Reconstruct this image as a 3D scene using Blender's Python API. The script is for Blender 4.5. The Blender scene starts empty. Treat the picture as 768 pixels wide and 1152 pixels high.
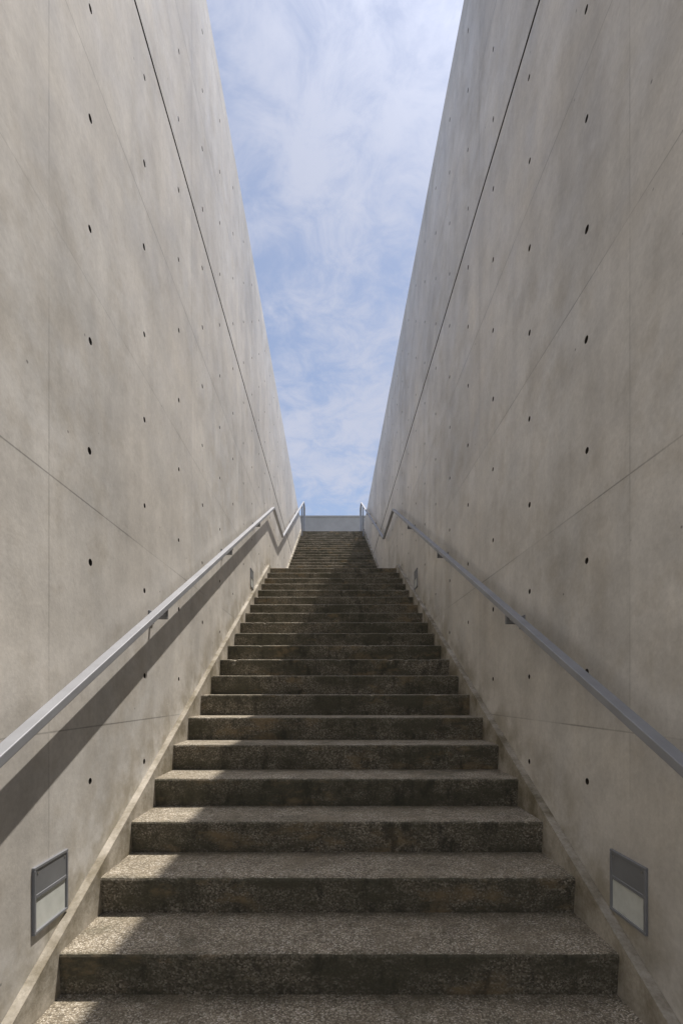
import bpy, bmesh, math, random
from mathutils import Vector, noise
random.seed(4)
scene=bpy.context.scene
EYE=1.39
F=17.0
# ------------------------------------------------------------------ helpers
def link(o,parent=None):
    scene.collection.objects.link(o)
    if parent: o.parent=parent
    return o
def mesh_obj(name,verts,faces,mats,midx=None,parent=None,smooth=False):
    me=bpy.data.meshes.new(name)
    me.from_pydata(verts,[],faces)
    for m in mats: me.materials.append(m)
    if midx:
        for p,i in zip(me.polygons,midx): p.material_index=i
    if smooth:
        for p in me.polygons: p.use_smooth=True
    me.update()
    return link(bpy.data.objects.new(name,me),parent)
class MB:
    def __init__(s): s.v=[];s.f=[];s.m=[]
    def quad(s,a,b,c,d,m=0):
        n=len(s.v); s.v+= [a,b,c,d]; s.f.append((n,n+1,n+2,n+3)); s.m.append(m)
    def box(s,x0,x1,y0,y1,z0,z1,m=0):
        n=len(s.v)
        s.v+=[(x0,y0,z0),(x1,y0,z0),(x1,y1,z0),(x0,y1,z0),(x0,y0,z1),(x1,y0,z1),(x1,y1,z1),(x0,y1,z1)]
        for f in [(0,3,2,1),(4,5,6,7),(0,1,5,4),(1,2,6,5),(2,3,7,6),(3,0,4,7)]:
            s.f.append(tuple(n+i for i in f)); s.m.append(m)
def bevel(o,w,seg=2):
    b=o.modifiers.new('bevel','BEVEL'); b.width=w; b.segments=seg; b.limit_method='ANGLE'; b.angle_limit=math.radians(40)
class NT:
    def __init__(s,name):
        s.mat=bpy.data.materials.new(name); s.mat.use_nodes=True
        s.t=s.mat.node_tree; s.b=s.t.nodes['Principled BSDF']
        s.tc=s.t.nodes.new('ShaderNodeTexCoord')
        s.P=s.tc.outputs['Object']
    def n(s,t,**k):
        x=s.t.nodes.new(t)
        for a,b in k.items(): setattr(x,a,b)
        return x
    def L(s,a,b): s.t.links.new(a,b)
    def put(s,sock,v):
        if isinstance(v,bpy.types.NodeSocket): s.L(v,sock)
        else: sock.default_value=v
    def math(s,op,a,b=None,c=None,clamp=False):
        x=s.n('ShaderNodeMath',operation=op,use_clamp=clamp); s.put(x.inputs[0],a)
        if b is not None: s.put(x.inputs[1],b)
        if c is not None: s.put(x.inputs[2],c)
        return x.outputs[0]
    def mapr(s,v,a,b,c,d):
        x=s.n('ShaderNodeMapRange'); s.put(x.inputs[0],v)
        for i,q in enumerate((a,b,c,d)): s.put(x.inputs[i+1],q)
        return x.outputs[0]
    def vmul(s,v,k):
        x=s.n('ShaderNodeVectorMath',operation='MULTIPLY'); s.put(x.inputs[0],v); x.inputs[1].default_value=k
        return x.outputs[0]
    def noise(s,scale,detail=3,rough=.55,vec=None,col=False):
        x=s.n('ShaderNodeTexNoise'); x.inputs['Scale'].default_value=scale; x.inputs['Detail'].default_value=detail
        x.inputs['Roughness'].default_value=rough; s.L(vec or s.P,x.inputs['Vector'])
        if col:
            q=s.n('ShaderNodeSeparateColor'); s.L(x.outputs['Color'],q.inputs[0]); return q.outputs
        return x.outputs['Fac']
    def voro(s,scale,vec=None,feature='F1'):
        x=s.n('ShaderNodeTexVoronoi',feature=feature); x.inputs['Scale'].default_value=scale; s.L(vec or s.P,x.inputs['Vector']); return x
    def mix(s,f,a,b,mode='MIX'):
        x=s.n('ShaderNodeMix',data_type='RGBA',blend_type=mode); s.put(x.inputs[0],f)
        for i,q in ((6,a),(7,b)):
            if isinstance(q,bpy.types.NodeSocket): s.L(q,x.inputs[i])
            else: x.inputs[i].default_value=(*q,1)
        return x.outputs[2]
    def scale(s,col,f):
        x=s.n('ShaderNodeVectorMath',operation='SCALE'); s.L(col,x.inputs[0]); s.put(x.inputs[3],f); return x.outputs[0]
    def ramp(s,f,stops):
        x=s.n('ShaderNodeValToRGB'); s.L(f,x.inputs[0]); e=x.color_ramp.elements
        while len(e)<len(stops): e.new(.5)
        for q,(p,c) in zip(e,stops): q.position=p; q.color=(*c,1)
        return x.outputs[0]
    def bump(s,h,strength=.3,dist=.01,prev=None):
        x=s.n('ShaderNodeBump'); x.inputs['Strength'].default_value=strength; x.inputs['Distance'].default_value=dist
        s.L(h,x.inputs['Height'])
        if prev: s.L(prev,x.inputs['Normal'])
        return x.outputs[0]

# grid constants of the formwork (world)
DY=0.587; Y0=1.73; PY=3*DY
DZ=0.4625; ZJ=0.785+EYE
T=.312; RZ=.1535
def wall_mat():
    m=NT('fair_faced_concrete')
    sep=m.n('ShaderNodeSeparateXYZ'); m.L(m.P,sep.inputs[0])
    x,y,z=sep.outputs
    py=m.math('DIVIDE',m.math('SUBTRACT',y,Y0),PY); pz=m.math('DIVIDE',m.math('SUBTRACT',z,ZJ),2*DZ)
    def edge(p,size):
        f=m.math('FRACT',p); g=m.math('SUBTRACT',1.0,f); return m.math('MULTIPLY',m.math('MINIMUM',f,g),size)
    ey=edge(py,PY); ez=edge(pz,2*DZ)
    n5=m.noise(4.5,5,.65,col=True)
    n1=m.noise(.8,4,.6,col=True)
    wob=m.math('MULTIPLY',m.math('SUBTRACT',n5[1],.5),.004)
    jy=m.mapr(m.math('ADD',ey,wob),.0010,.0038,1,0)
    jz=m.mapr(m.math('ADD',ez,wob),.0010,.0042,1,0)
    vis=m.mapr(n1[2],.40,.60,.08,.9)
    joint=m.math('MULTIPLY',m.math('MAXIMUM',m.math('MULTIPLY',jy,.6),jz),vis)
    soft=m.math('MULTIPLY',m.mapr(m.math('MINIMUM',ey,ez),0,.05,1,0),vis)
    cell=m.n('ShaderNodeCombineXYZ'); m.L(m.math('FLOOR',py),cell.inputs[0]); m.L(m.math('FLOOR',pz),cell.inputs[1]); m.L(m.math('SIGN',x),cell.inputs[2])
    wn=m.n('ShaderNodeTexWhiteNoise',noise_dimensions='3D'); m.L(cell.outputs[0],wn.inputs['Vector'])
    pan=m.mapr(wn.outputs['Value'],0,1,.94,1.04)
    big=m.mapr(n1[0],.3,.7,.82,1.12)
    med=m.mapr(n5[0],.3,.7,.87,1.09)
    fine=m.mapr(m.noise(55,3,.7),.3,.7,.91,1.07)
    streak=m.mapr(m.noise(1,4,.6,m.vmul(m.P,(6,6,.35))),.4,.7,1.03,.92)
    tone=m.math('MULTIPLY',pan,big)
    for k in (med,fine,streak): tone=m.math('MULTIPLY',tone,k)
    base=m.mix(m.mapr(n1[1],.35,.65,0,1),(.66,.627,.575),(.61,.597,.572))
    stain=m.mapr(m.math('ADD',m.math('MULTIPLY',n5[2],.6),m.math('MULTIPLY',n1[1],.4)),.51,.63,0,.48)
    base=m.mix(stain,base,(.47,.43,.365))
    v=m.voro(38); sepc=m.n('ShaderNodeSeparateColor'); m.L(v.outputs['Color'],sepc.inputs[0])
    rad=m.mapr(sepc.outputs[0],.84,1,0.0,.17)
    pit=m.mapr(m.math('SUBTRACT',v.outputs['Distance'],rad),-.03,.02,1,0)
    pit=m.math('MULTIPLY',pit,m.math('GREATER_THAN',sepc.outputs[0],.86))
    v2=m.voro(8); sep2=m.n('ShaderNodeSeparateColor'); m.L(v2.outputs['Color'],sep2.inputs[0])
    pit2=m.math('MULTIPLY',m.mapr(v2.outputs['Distance'],.03,.055,1,0),m.math('GREATER_THAN',sep2.outputs[1],.72))
    pits=m.math('MAXIMUM',pit,pit2)
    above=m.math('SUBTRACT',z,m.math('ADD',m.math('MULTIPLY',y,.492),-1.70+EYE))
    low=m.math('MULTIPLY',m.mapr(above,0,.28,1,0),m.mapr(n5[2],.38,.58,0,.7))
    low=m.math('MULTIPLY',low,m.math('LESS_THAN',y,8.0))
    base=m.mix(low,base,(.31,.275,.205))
    dk=m.math('SUBTRACT',1.0,m.math('MULTIPLY',joint,.58))
    dk=m.math('MULTIPLY',dk,m.math('SUBTRACT',1.0,m.math('MULTIPLY',soft,.05)))
    dk=m.math('MULTIPLY',dk,m.math('SUBTRACT',1.0,m.math('MULTIPLY',pits,.6)))
    m.L(m.scale(base,m.math('MULTIPLY',tone,dk)),m.b.inputs['Base Color'])
    m.L(m.mapr(n5[1],.3,.7,.42,.65),m.b.inputs['Roughness'])
    m.L(m.bump(m.noise(2.4,2),.5,.012,m.bump(m.noise(75,2,.7),.25,.002)),m.b.inputs['Normal'])
    return m.mat
def simple_concrete(name,c,c2,sc=2.5,lo=.35,hi=.65):
    m=NT(name)
    col=m.mix(m.mapr(m.noise(sc,6,.7),lo,hi,0,1),c,c2)
    col=m.scale(col,m.mapr(m.noise(70,3,.7),.3,.7,.85,1.12))
    m.L(col,m.b.inputs['Base Color']); m.b.inputs['Roughness'].default_value=.8
    m.L(m.bump(m.noise(40,3,.7),.4,.005),m.b.inputs['Normal'])
    return m.mat
def tread_mat():
    m=NT('exposed_aggregate_tread')
    v=m.voro(165); s=m.n('ShaderNodeSeparateColor'); m.L(v.outputs['Color'],s.inputs[0])
    peb=m.ramp(s.outputs[0],[(0,(.09,.078,.058)),(.28,(.29,.25,.187)),(.5,(.46,.405,.315)),(.75,(.60,.54,.44)),(.93,(.76,.71,.62))])
    grout=m.mapr(v.outputs['Distance'],.36,.6,0,.75)
    col=m.mix(grout,peb,(.19,.16,.115))
    n=m.noise(3.2,6,.68,col=True)
    col=m.mix(m.mapr(n[0],.42,.64,0,.62),col,(.215,.18,.125))
    # patchy stain along the nosing, and a patchy darker band at the back of each tread
    sp=m.n('ShaderNodeSeparateXYZ'); m.L(m.P,sp.inputs[0])
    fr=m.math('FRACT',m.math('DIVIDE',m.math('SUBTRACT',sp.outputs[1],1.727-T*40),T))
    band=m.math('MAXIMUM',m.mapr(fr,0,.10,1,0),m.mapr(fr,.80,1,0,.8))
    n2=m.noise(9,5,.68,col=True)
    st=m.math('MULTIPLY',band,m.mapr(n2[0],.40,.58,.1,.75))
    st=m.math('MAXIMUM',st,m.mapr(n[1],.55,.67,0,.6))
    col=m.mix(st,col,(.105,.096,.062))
    col=m.scale(col,m.mapr(n2[1],.3,.7,.72,1.15))
    m.L(col,m.b.inputs['Base Color']); m.b.inputs['Roughness'].default_value=.75
    m.L(m.bump(m.math('SUBTRACT',1.0,v.outputs['Distance']),.7,.005),m.b.inputs['Normal'])
    return m.mat
def riser_mat():
    m=NT('weathered_riser')
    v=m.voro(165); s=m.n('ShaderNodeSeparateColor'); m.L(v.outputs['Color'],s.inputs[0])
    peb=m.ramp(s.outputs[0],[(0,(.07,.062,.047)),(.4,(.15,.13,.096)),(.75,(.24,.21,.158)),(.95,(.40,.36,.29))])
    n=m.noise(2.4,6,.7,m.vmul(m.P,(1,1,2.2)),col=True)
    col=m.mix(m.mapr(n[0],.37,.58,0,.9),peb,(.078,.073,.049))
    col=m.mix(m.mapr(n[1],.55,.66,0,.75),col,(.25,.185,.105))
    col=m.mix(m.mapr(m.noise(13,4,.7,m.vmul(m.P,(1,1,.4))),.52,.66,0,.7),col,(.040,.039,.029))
    m.L(col,m.b.inputs['Base Color']); m.b.inputs['Roughness'].default_value=.85
    m.L(m.bump(m.noise(45,4,.75),.8,.007),m.b.inputs['Normal'])
    return m.mat
def metal(name,c,met,rough,var=.1):
    m=NT(name)
    k=m.mapr(m.noise(7,4,.6),.3,.7,1-var,1+var)
    rgb=m.n('ShaderNodeRGB'); rgb.outputs[0].default_value=(*c,1)
    m.L(m.scale(rgb.outputs[0],k),m.b.inputs['Base Color'])
    m.b.inputs['Metallic'].default_value=met
    m.b.inputs['Roughness'].default_value=rough
    return m.mat
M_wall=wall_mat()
M_plug=simple_concrete('tie_hole_shade',(.07,.062,.052),(.045,.04,.035))  # shade inside the holes put into the colour, far darker than the wall
M_groove=simple_concrete('groove_mortar',(.08,.075,.07),(.05,.047,.043))
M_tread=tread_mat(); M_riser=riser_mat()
M_skirt=simple_concrete('skirting_concrete',(.46,.425,.365),(.18,.155,.105),3.6,.38,.62)
M_rail=metal('galvanised_steel',(.34,.35,.375),.3,.58)
M_frame=metal('grey_painted_metal',(.25,.26,.28),.3,.5)
M_hood=metal('hood_metal',(.23,.24,.255),.2,.5)
g=NT('frosted_glass'); g.b.inputs['Roughness'].default_value=.25
g.L(g.mix(g.mapr(g.noise(18,4),.35,.65,0,1),(.70,.73,.70),(.60,.63,.60)),g.b.inputs['Base Color']); M_glass=g.mat
M_screw=metal('screw_steel',(.5,.5,.5),.9,.3)

# ------------------------------------------------------------------ walls with real tie holes
WTOP=5.60+EYE; WY0=Y0-3*PY; WY1=Y0+8*PY+0.42
XL=-1.01; XR=1.065; TH=0.45
GRV=ZJ+6*DZ; GH=.013
def build_wall(name,xf,sgn):
    b=MB(); zb=ZJ-4*DZ
    ncol=int(round((Y0+8*PY-WY0)/DY))
    N=12; R=.0145
    for c in range(ncol):
        y0=WY0+c*DY; y1=y0+DY
        for r in range(14):
            z0=zb+r*DZ; z1=z0+DZ
            if abs(z0-GRV)<.01: z0+=GH
            if abs(z1-GRV)<.01: z1-=GH
            cy=y0+DY/2; cz=zb+(r+.5)*DZ
            cy+=random.uniform(-.005,.005); cz+=random.uniform(-.005,.005)
            rr=R*random.uniform(.88,1.08)
            n=len(b.v)
            b.v+=[(xf,y0,z0),(xf,y1,z0),(xf,y1,z1),(xf,y0,z1)]
            for dx in (0,.022):
                for k in range(N):
                    a=2*math.pi*(k+.5)/N+math.pi*1.25
                    b.v.append((xf+sgn*dx,cy+rr*math.cos(a),cz+rr*math.sin(a)))
            for i in range(4):
                ks=[(i*3+j-1)%N for j in range(4)]
                ring=[n+4+k for k in ks]
                b.f.append((n+i,n+(i+1)%4,ring[3],ring[2],ring[1],ring[0])); b.m.append(0)
            for k in range(N):
                k2=(k+1)%N
                b.f.append((n+4+k,n+4+k2,n+4+N+k2,n+4+N+k)); b.m.append(1)
            b.f.append(tuple(n+4+N+k for k in range(N))); b.m.append(1)
    ye=Y0+8*PY
    b.quad((xf,WY0,-.3),(xf,ye,-.3),(xf,ye,zb),(xf,WY0,zb))
    zt=zb+14*DZ
    b.quad((xf,WY0,zt),(xf,ye,zt),(xf,ye,WTOP-.008),(xf,WY0,WTOP-.008))
    b.quad((xf,ye,-.3),(xf,WY1,-.3),(xf,WY1,GRV-GH),(xf,ye,GRV-GH))
    b.quad((xf,ye,GRV+GH),(xf,WY1,GRV+GH),(xf,WY1,WTOP-.008),(xf,ye,WTOP-.008))
    xi=xf+sgn*.022
    for z in (GRV-GH,GRV+GH): b.quad((xf,WY0,z),(xf,WY1,z),(xi,WY1,z),(xi,WY0,z),2)
    b.quad((xi,WY0,GRV-GH),(xi,WY1,GRV-GH),(xi,WY1,GRV+GH),(xi,WY0,GRV+GH),2)
    xb=xf+sgn*TH; xc=xf+sgn*.008
    b.quad((xf,WY0,WTOP-.008),(xf,WY1,WTOP-.008),(xc,WY1,WTOP),(xc,WY0,WTOP))
    b.quad((xc,WY0,WTOP),(xc,WY1,WTOP),(xb,WY1,WTOP),(xb,WY0,WTOP))
    b.quad((xb,WY0,-.3),(xb,WY1,-.3),(xb,WY1,WTOP),(xb,WY0,WTOP))
    for yy in (WY0,WY1):
        n=len(b.v)
        b.v+=[(xf,yy,-.3),(xf,yy,GRV-GH),(xi,yy,GRV-GH),(xi,yy,GRV+GH),(xf,yy,GRV+GH),(xf,yy,WTOP-.008),(xc,yy,WTOP),(xb,yy,WTOP),(xb,yy,-.3)]
        b.f.append(tuple(range(n,n+9))); b.m.append(0)
    return mesh_obj(name,b.v,b.f,[M_wall,M_plug,M_groove],b.m)
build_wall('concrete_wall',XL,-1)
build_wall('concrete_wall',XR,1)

# ------------------------------------------------------------------ staircase
SX0=-.975; SX1=1.027
steps=[]
y1=1.727; z1=-.93+EYE
for k in range(-1,20): steps.append((y1+(k-0)*T,z1+k*RZ))
landing_y=steps[-1][0]; landing_z=steps[-1][1]
f2y=landing_y+1.46
for k in range(22): steps.append((f2y+.312+k*T,landing_z+(k+1)*RZ))
TOPY,TOPZ=steps[-1]
stair=link(bpy.data.objects.new('concrete_staircase',None))
verts=[];faces=[];mi=[]
NX=90
prof=[]
zprev=0.0
for i,(y,z) in enumerate(steps):
    prof+= [(y+.012,zprev,0,1),(y+.003,z-.05,0,1),(y,z-.012,1,1),(y+.0035,z-.0035,1,0),(y+.012,z,1,0),(y+.10,z,0,0)]
    zprev=z
prof.append((TOPY+.35,TOPZ,0,0))
for j,(y,z,e,mm) in enumerate(prof):
    for i in range(NX+1):
        x=SX0+(SX1-SX0)*i/NX
        dy=dz=0
        if e:
            q=noise.noise(Vector((x*9,y*3,z*7)))
            c=max(0,noise.noise(Vector((x*22,y*11,5)))-.32)*.03
            dy=q*.002+c; dz=-abs(noise.noise(Vector((x*14,y*5,9))))*.002-c*.8
        verts.append((x,y+dy,z+dz))
for j in range(len(prof)-1):
    for i in range(NX):
        a=j*(NX+1)+i
        faces.append((a,a+1,a+NX+2,a+NX+1)); mi.append(1 if (prof[j][3]==1) else 0)
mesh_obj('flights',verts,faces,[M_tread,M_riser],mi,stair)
def skirt(name,xa,xb):
    top=.045
    pts=[(steps[0][0]-.16,-.05),(steps[0][0]-.16,.10),(steps[0][0],steps[0][1]+top),(landing_y-.03,landing_z+top),(f2y+.20,landing_z+top),(TOPY-.1,TOPZ+top),(TOPY+.3,TOPZ+top),(TOPY+.3,TOPZ-.6),(f2y+.3,landing_z-.6),(landing_y,landing_z-.6)]
    n=len(pts)
    v=[(xa,p[0],p[1]) for p in pts]+[(xb,p[0],p[1]) for p in pts]
    f=[tuple(range(n)),tuple(range(2*n-1,n-1,-1))]+[(i,n+i,n+(i+1)%n,(i+1)%n) for i in range(n)]
    o=mesh_obj(name,v,f,[M_skirt],None,stair)
    bm=bmesh.new(); bm.from_mesh(o.data); bmesh.ops.triangulate(bm,faces=[q for q in bm.faces if len(q.verts)>4]); bmesh.ops.recalc_face_normals(bm,faces=bm.faces); bm.to_mesh(o.data); bm.free()
skirt('skirting_1',XL+.001,SX0+.002)
skirt('skirting_2',SX1-.002,XR-.001)

# ------------------------------------------------------------------ handrails
def sweep(mb,path,w,h,m=0):
    n=len(path); base=len(mb.v)
    for i,p in enumerate(path):
        d0=Vector(path[i][1:])-Vector(path[i-1][1:]) if i>0 else Vector(path[1][1:])-Vector(path[0][1:])
        d1=Vector(path[i+1][1:])-Vector(path[i][1:]) if i<n-1 else d0
        d0.normalize(); d1.normalize(); t=(d0+d1).normalized(); k=1/max(.3,t.dot(d1))
        nn=Vector((-t.y,t.x))*k*h/2
        for sx,sn in ((-1,-1),(1,-1),(1,1),(-1,1)):
            mb.v.append((p[0]+sx*w/2,p[1]+nn.x*sn,p[2]+nn.y*sn))
    for i in range(n-1):
        for k in range(4):
            a=base+i*4+k; b=base+i*4+(k+1)%4
            mb.f.append((a,b,b+4,a+4)); mb.m.append(m)
    mb.f.append(tuple(base+k for k in (3,2,1,0))); mb.m.append(m)
    e=base+(n-1)*4; mb.f.append((e,e+1,e+2,e+3)); mb.m.append(m)
def handrail(x,xw,drop):
    s=1 if xw>x else -1
    root=link(bpy.data.objects.new('handrail',None))
    off=1.78-drop
    def line1(y): return .492*y-drop+EYE
    pk=landing_y+.06
    zl=line1(pk)
    kink=f2y+.03
    ztop=TOPZ+off+.04
    ytop=kink+(ztop-zl)/.492
    b=MB()
    path=[(x,.78,line1(.78)),(x,pk,zl),(x,kink,zl),(x,ytop,ztop),(x,ytop+.50,ztop),(x,ytop+.54,ztop-.04),(x,ytop+.54,TOPZ+.0)]
    sweep(b,path,.045,.030)
    o=mesh_obj('rail',b.v,b.f,[M_rail],b.m,root); bevel(o,.003,2)
    b=MB(); b.box(x-.02,x+.02,ytop-.02,ytop+.02,TOPZ-.02,ztop-.014)
    b.box(x-.045,x+.045,ytop-.045,ytop+.045,TOPZ-.012,TOPZ+.008); b.box(x-.045,x+.045,ytop+.495,ytop+.585,TOPZ-.012,TOPZ+.008)
    yb=TOPY-.9; zrail=zl+(yb-kink)*.492
    b.box(x-.018,x+.018,yb-.018,yb+.018,TOPZ-4*RZ,zrail-.012)
    o=mesh_obj('posts',b.v,b.f,[M_frame],b.m,root); bevel(o,.002,1)
    b=MB()
    ys=[.95,2.70,4.45,6.20]+[kink+.7+1.75*i for i in range(3)]
    for y in ys:
        if y<pk: z=line1(y)
        else: z=zl+(y-kink)*.492
        zt=z-.018
        b.box(x-.010,x+.010,y-.012,y+.012,zt-.045,zt+.006)
        b.box(min(x-s*.010,xw),max(x-s*.010,xw),y-.011,y+.011,zt-.058,zt-.036)
        b.box(min(xw-s*.008,xw),max(xw-s*.008,xw),y-.035,y+.035,zt-.082,zt-.012)
    o=mesh_obj('brackets',b.v,b.f,[M_frame],b.m,root); bevel(o,.002,1)
    return root
handrail(-.925,XL,.838)
handrail(.980,XR,.866)

# ------------------------------------------------------------------ step lights
def step_light(xf,s,yc,zc):
    root=link(bpy.data.objects.new('wall_step_light',None))
    w=.105; h=.115; fr=.011; pr=.010
    def B(mb,y0,y1,z0,z1,d0,d1):
        xs=sorted((xf+s*d0,xf+s*d1)); mb.box(xs[0],xs[1],y0,y1,z0,z1)
    b=MB()
    B(b,yc-w,yc+w,zc+h-fr,zc+h,-.01,pr); B(b,yc-w,yc+w,zc-h,zc-h+fr,-.01,pr)
    B(b,yc-w,yc-w+fr,zc-h+fr,zc+h-fr,-.01,pr); B(b,yc+w-fr,yc+w,zc-h+fr,zc+h-fr,-.01,pr)
    B(b,yc-w+fr,yc+w-fr,zc+.006,zc+.020,-.01,pr-.001)
    o=mesh_obj('frame',b.v,b.f,[M_frame],b.m,root); bevel(o,.0015,1)
    b=MB(); B(b,yc-w+fr,yc+w-fr,zc+.020,zc+h-fr,-.01,pr-.003)
    mesh_obj('hood_plate',b.v,b.f,[M_hood],b.m,root)
    b=MB(); B(b,yc-w+fr,yc+w-fr,zc-h+fr,zc+.006,-.01,.004)
    mesh_obj('glass_lens',b.v,b.f,[M_glass],b.m,root)
    b=MB()
    for sy in (-1,1):
        B(b,yc+sy*(w-.022)-.003,yc+sy*(w-.022)+.003,zc+h-.026,zc+h-.020,pr-.004,pr-.001)
    mesh_obj('screws',b.v,b.f,[M_screw],b.m,root)
for dy,dz in ((0,0),(14*T,14*RZ)):
    step_light(XL,1,1.735+dy,-.705+EYE+dz)
    step_light(XR,-1,1.735+dy,-.705+EYE+dz)

# ------------------------------------------------------------------ terrace, parapet, ground
M_conc2=simple_concrete('terrace_concrete',(.42,.415,.40),(.34,.335,.32))
b=MB(); b.box(-14,14,TOPY+.35,TOPY+14,-.3,TOPZ)
mesh_obj('terrace',b.v,b.f,[M_conc2],b.m)
b=MB(); PYY=TOPY+1.75; zp=200/544*PYY+EYE
b.box(-7,7,PYY,PYY+.25,TOPZ-.05,zp-.06); b.box(-7.02,7.02,PYY-.02,PYY+.27,zp-.06,zp)
o=mesh_obj('parapet_wall',b.v,b.f,[simple_concrete('parapet_concrete',(.40,.40,.40),(.34,.34,.34))],b.m); bevel(o,.008,2)
m=NT('ground'); 
m.L(m.mix(m.mapr(m.noise(.5,5,.6),.4,.6,0,1),(.20,.18,.14),(.10,.12,.06)),m.b.inputs['Base Color']); m.b.inputs['Roughness'].default_value=.95
S=1500
mesh_obj('ground',[(-S,-S,0),(S,-S,0),(S,S,0),(-S,S,0)],[(0,1,2,3)],[m.mat])
b=MB(); b.box(XL+.002,XR-.002,-3.4,steps[0][0]+.05,-.05,.006)
mesh_obj('pavement',b.v,b.f,[M_tread],b.m)

# ------------------------------------------------------------------ light
sd=Vector((.285,.20,1)).normalized()
el=math.asin(sd.z); az=math.atan2(sd.x,sd.y)
w=bpy.data.worlds.new('World'); scene.world=w; w.use_nodes=True
t=w.node_tree; t.nodes.clear()
def N(k,**a):
    x=t.nodes.new(k)
    for p,q in a.items(): setattr(x,p,q)
    return x
def MA(op,a,b,c=None):
    x=N('ShaderNodeMath',operation=op)
    for i,q in enumerate((a,b,c)):
        if q is None: continue
        if isinstance(q,bpy.types.NodeSocket): t.links.new(q,x.inputs[i])
        else: x.inputs[i].default_value=q
    return x.outputs[0]
out=N('ShaderNodeOutputWorld'); bg=N('ShaderNodeBackground'); sky=N('ShaderNodeTexSky',sky_type='NISHITA')
sky.sun_disc=False; sky.sun_elevation=el; sky.sun_rotation=az; sky.altitude=50; sky.air_density=1.0; sky.dust_density=1.3; sky.ozone_density=2.2
tc=N('ShaderNodeTexCoord'); sp=N('ShaderNodeSeparateXYZ'); t.links.new(tc.outputs['Generated'],sp.inputs[0])
den=MA('ADD',MA('MAXIMUM',sp.outputs[2],0.0),.18)
cb=N('ShaderNodeCombineXYZ')
for i in (0,1): t.links.new(MA('DIVIDE',sp.outputs[i],den),cb.inputs[i])
cb.inputs[2].default_value=3.7
def cn(scale,det,rough,dist):
    n=N('ShaderNodeTexNoise'); n.inputs['Scale'].default_value=scale; n.inputs['Detail'].default_value=det; n.inputs['Roughness'].default_value=rough; n.inputs['Distortion'].default_value=dist
    t.links.new(cb.outputs[0],n.inputs['Vector']); return n.outputs['Fac']
a1=cn(2.6,2,.5,.3); a2=cn(11,7,.66,.45)
mm=MA('ADD',MA('MULTIPLY',a1,.45),MA('MULTIPLY',a2,.55))
mr=N('ShaderNodeMapRange',interpolation_type='SMOOTHSTEP'); t.links.new(mm,mr.inputs[0])
for i,q in enumerate((.36,.62,.24,.92)): mr.inputs[i+1].default_value=q
# thin cloud is brighter where it lies near the sun
vd=N('ShaderNodeVectorMath',operation='DOT_PRODUCT'); t.links.new(tc.outputs['Generated'],vd.inputs[0]); vd.inputs[1].default_value=sd
glow=MA('ADD',1.0,MA('MULTIPLY',MA('POWER',MA('MAXIMUM',vd.outputs['Value'],0.0),18.0),2.8))
cc=N('ShaderNodeVectorMath',operation='SCALE'); cc.inputs[0].default_value=(3.95,4.2,5.1); t.links.new(glow,cc.inputs[3])
mixc=N('ShaderNodeMix',data_type='RGBA'); t.links.new(mr.outputs[0],mixc.inputs[0]); t.links.new(sky.outputs[0],mixc.inputs[6]); t.links.new(cc.outputs[0],mixc.inputs[7])
t.links.new(mixc.outputs[2],bg.inputs[0]); bg.inputs[1].default_value=.148
t.links.new(bg.outputs[0],out.inputs[0])
sun=bpy.data.lights.new('sun','SUN'); sun.energy=5.0; sun.angle=math.radians(.53); sun.color=(1,.925,.83)
so=link(bpy.data.objects.new('sun',sun)); so.rotation_euler=sd.to_track_quat('Z','Y').to_euler(); so.location=(5,5,20)

cam=bpy.data.cameras.new('camera'); cam.sensor_fit='VERTICAL'; cam.sensor_height=36; cam.sensor_width=24; cam.lens=F
cam.shift_x=11/1152; cam.shift_y=204/1152; cam.clip_end=5000; cam.clip_start=.02
co=link(bpy.data.objects.new('camera',cam)); co.location=(0,0,EYE); co.rotation_euler=(math.pi/2,0,0)
scene.camera=co
scene.view_settings.view_transform='Standard'; scene.view_settings.look='None'; scene.view_settings.exposure=0
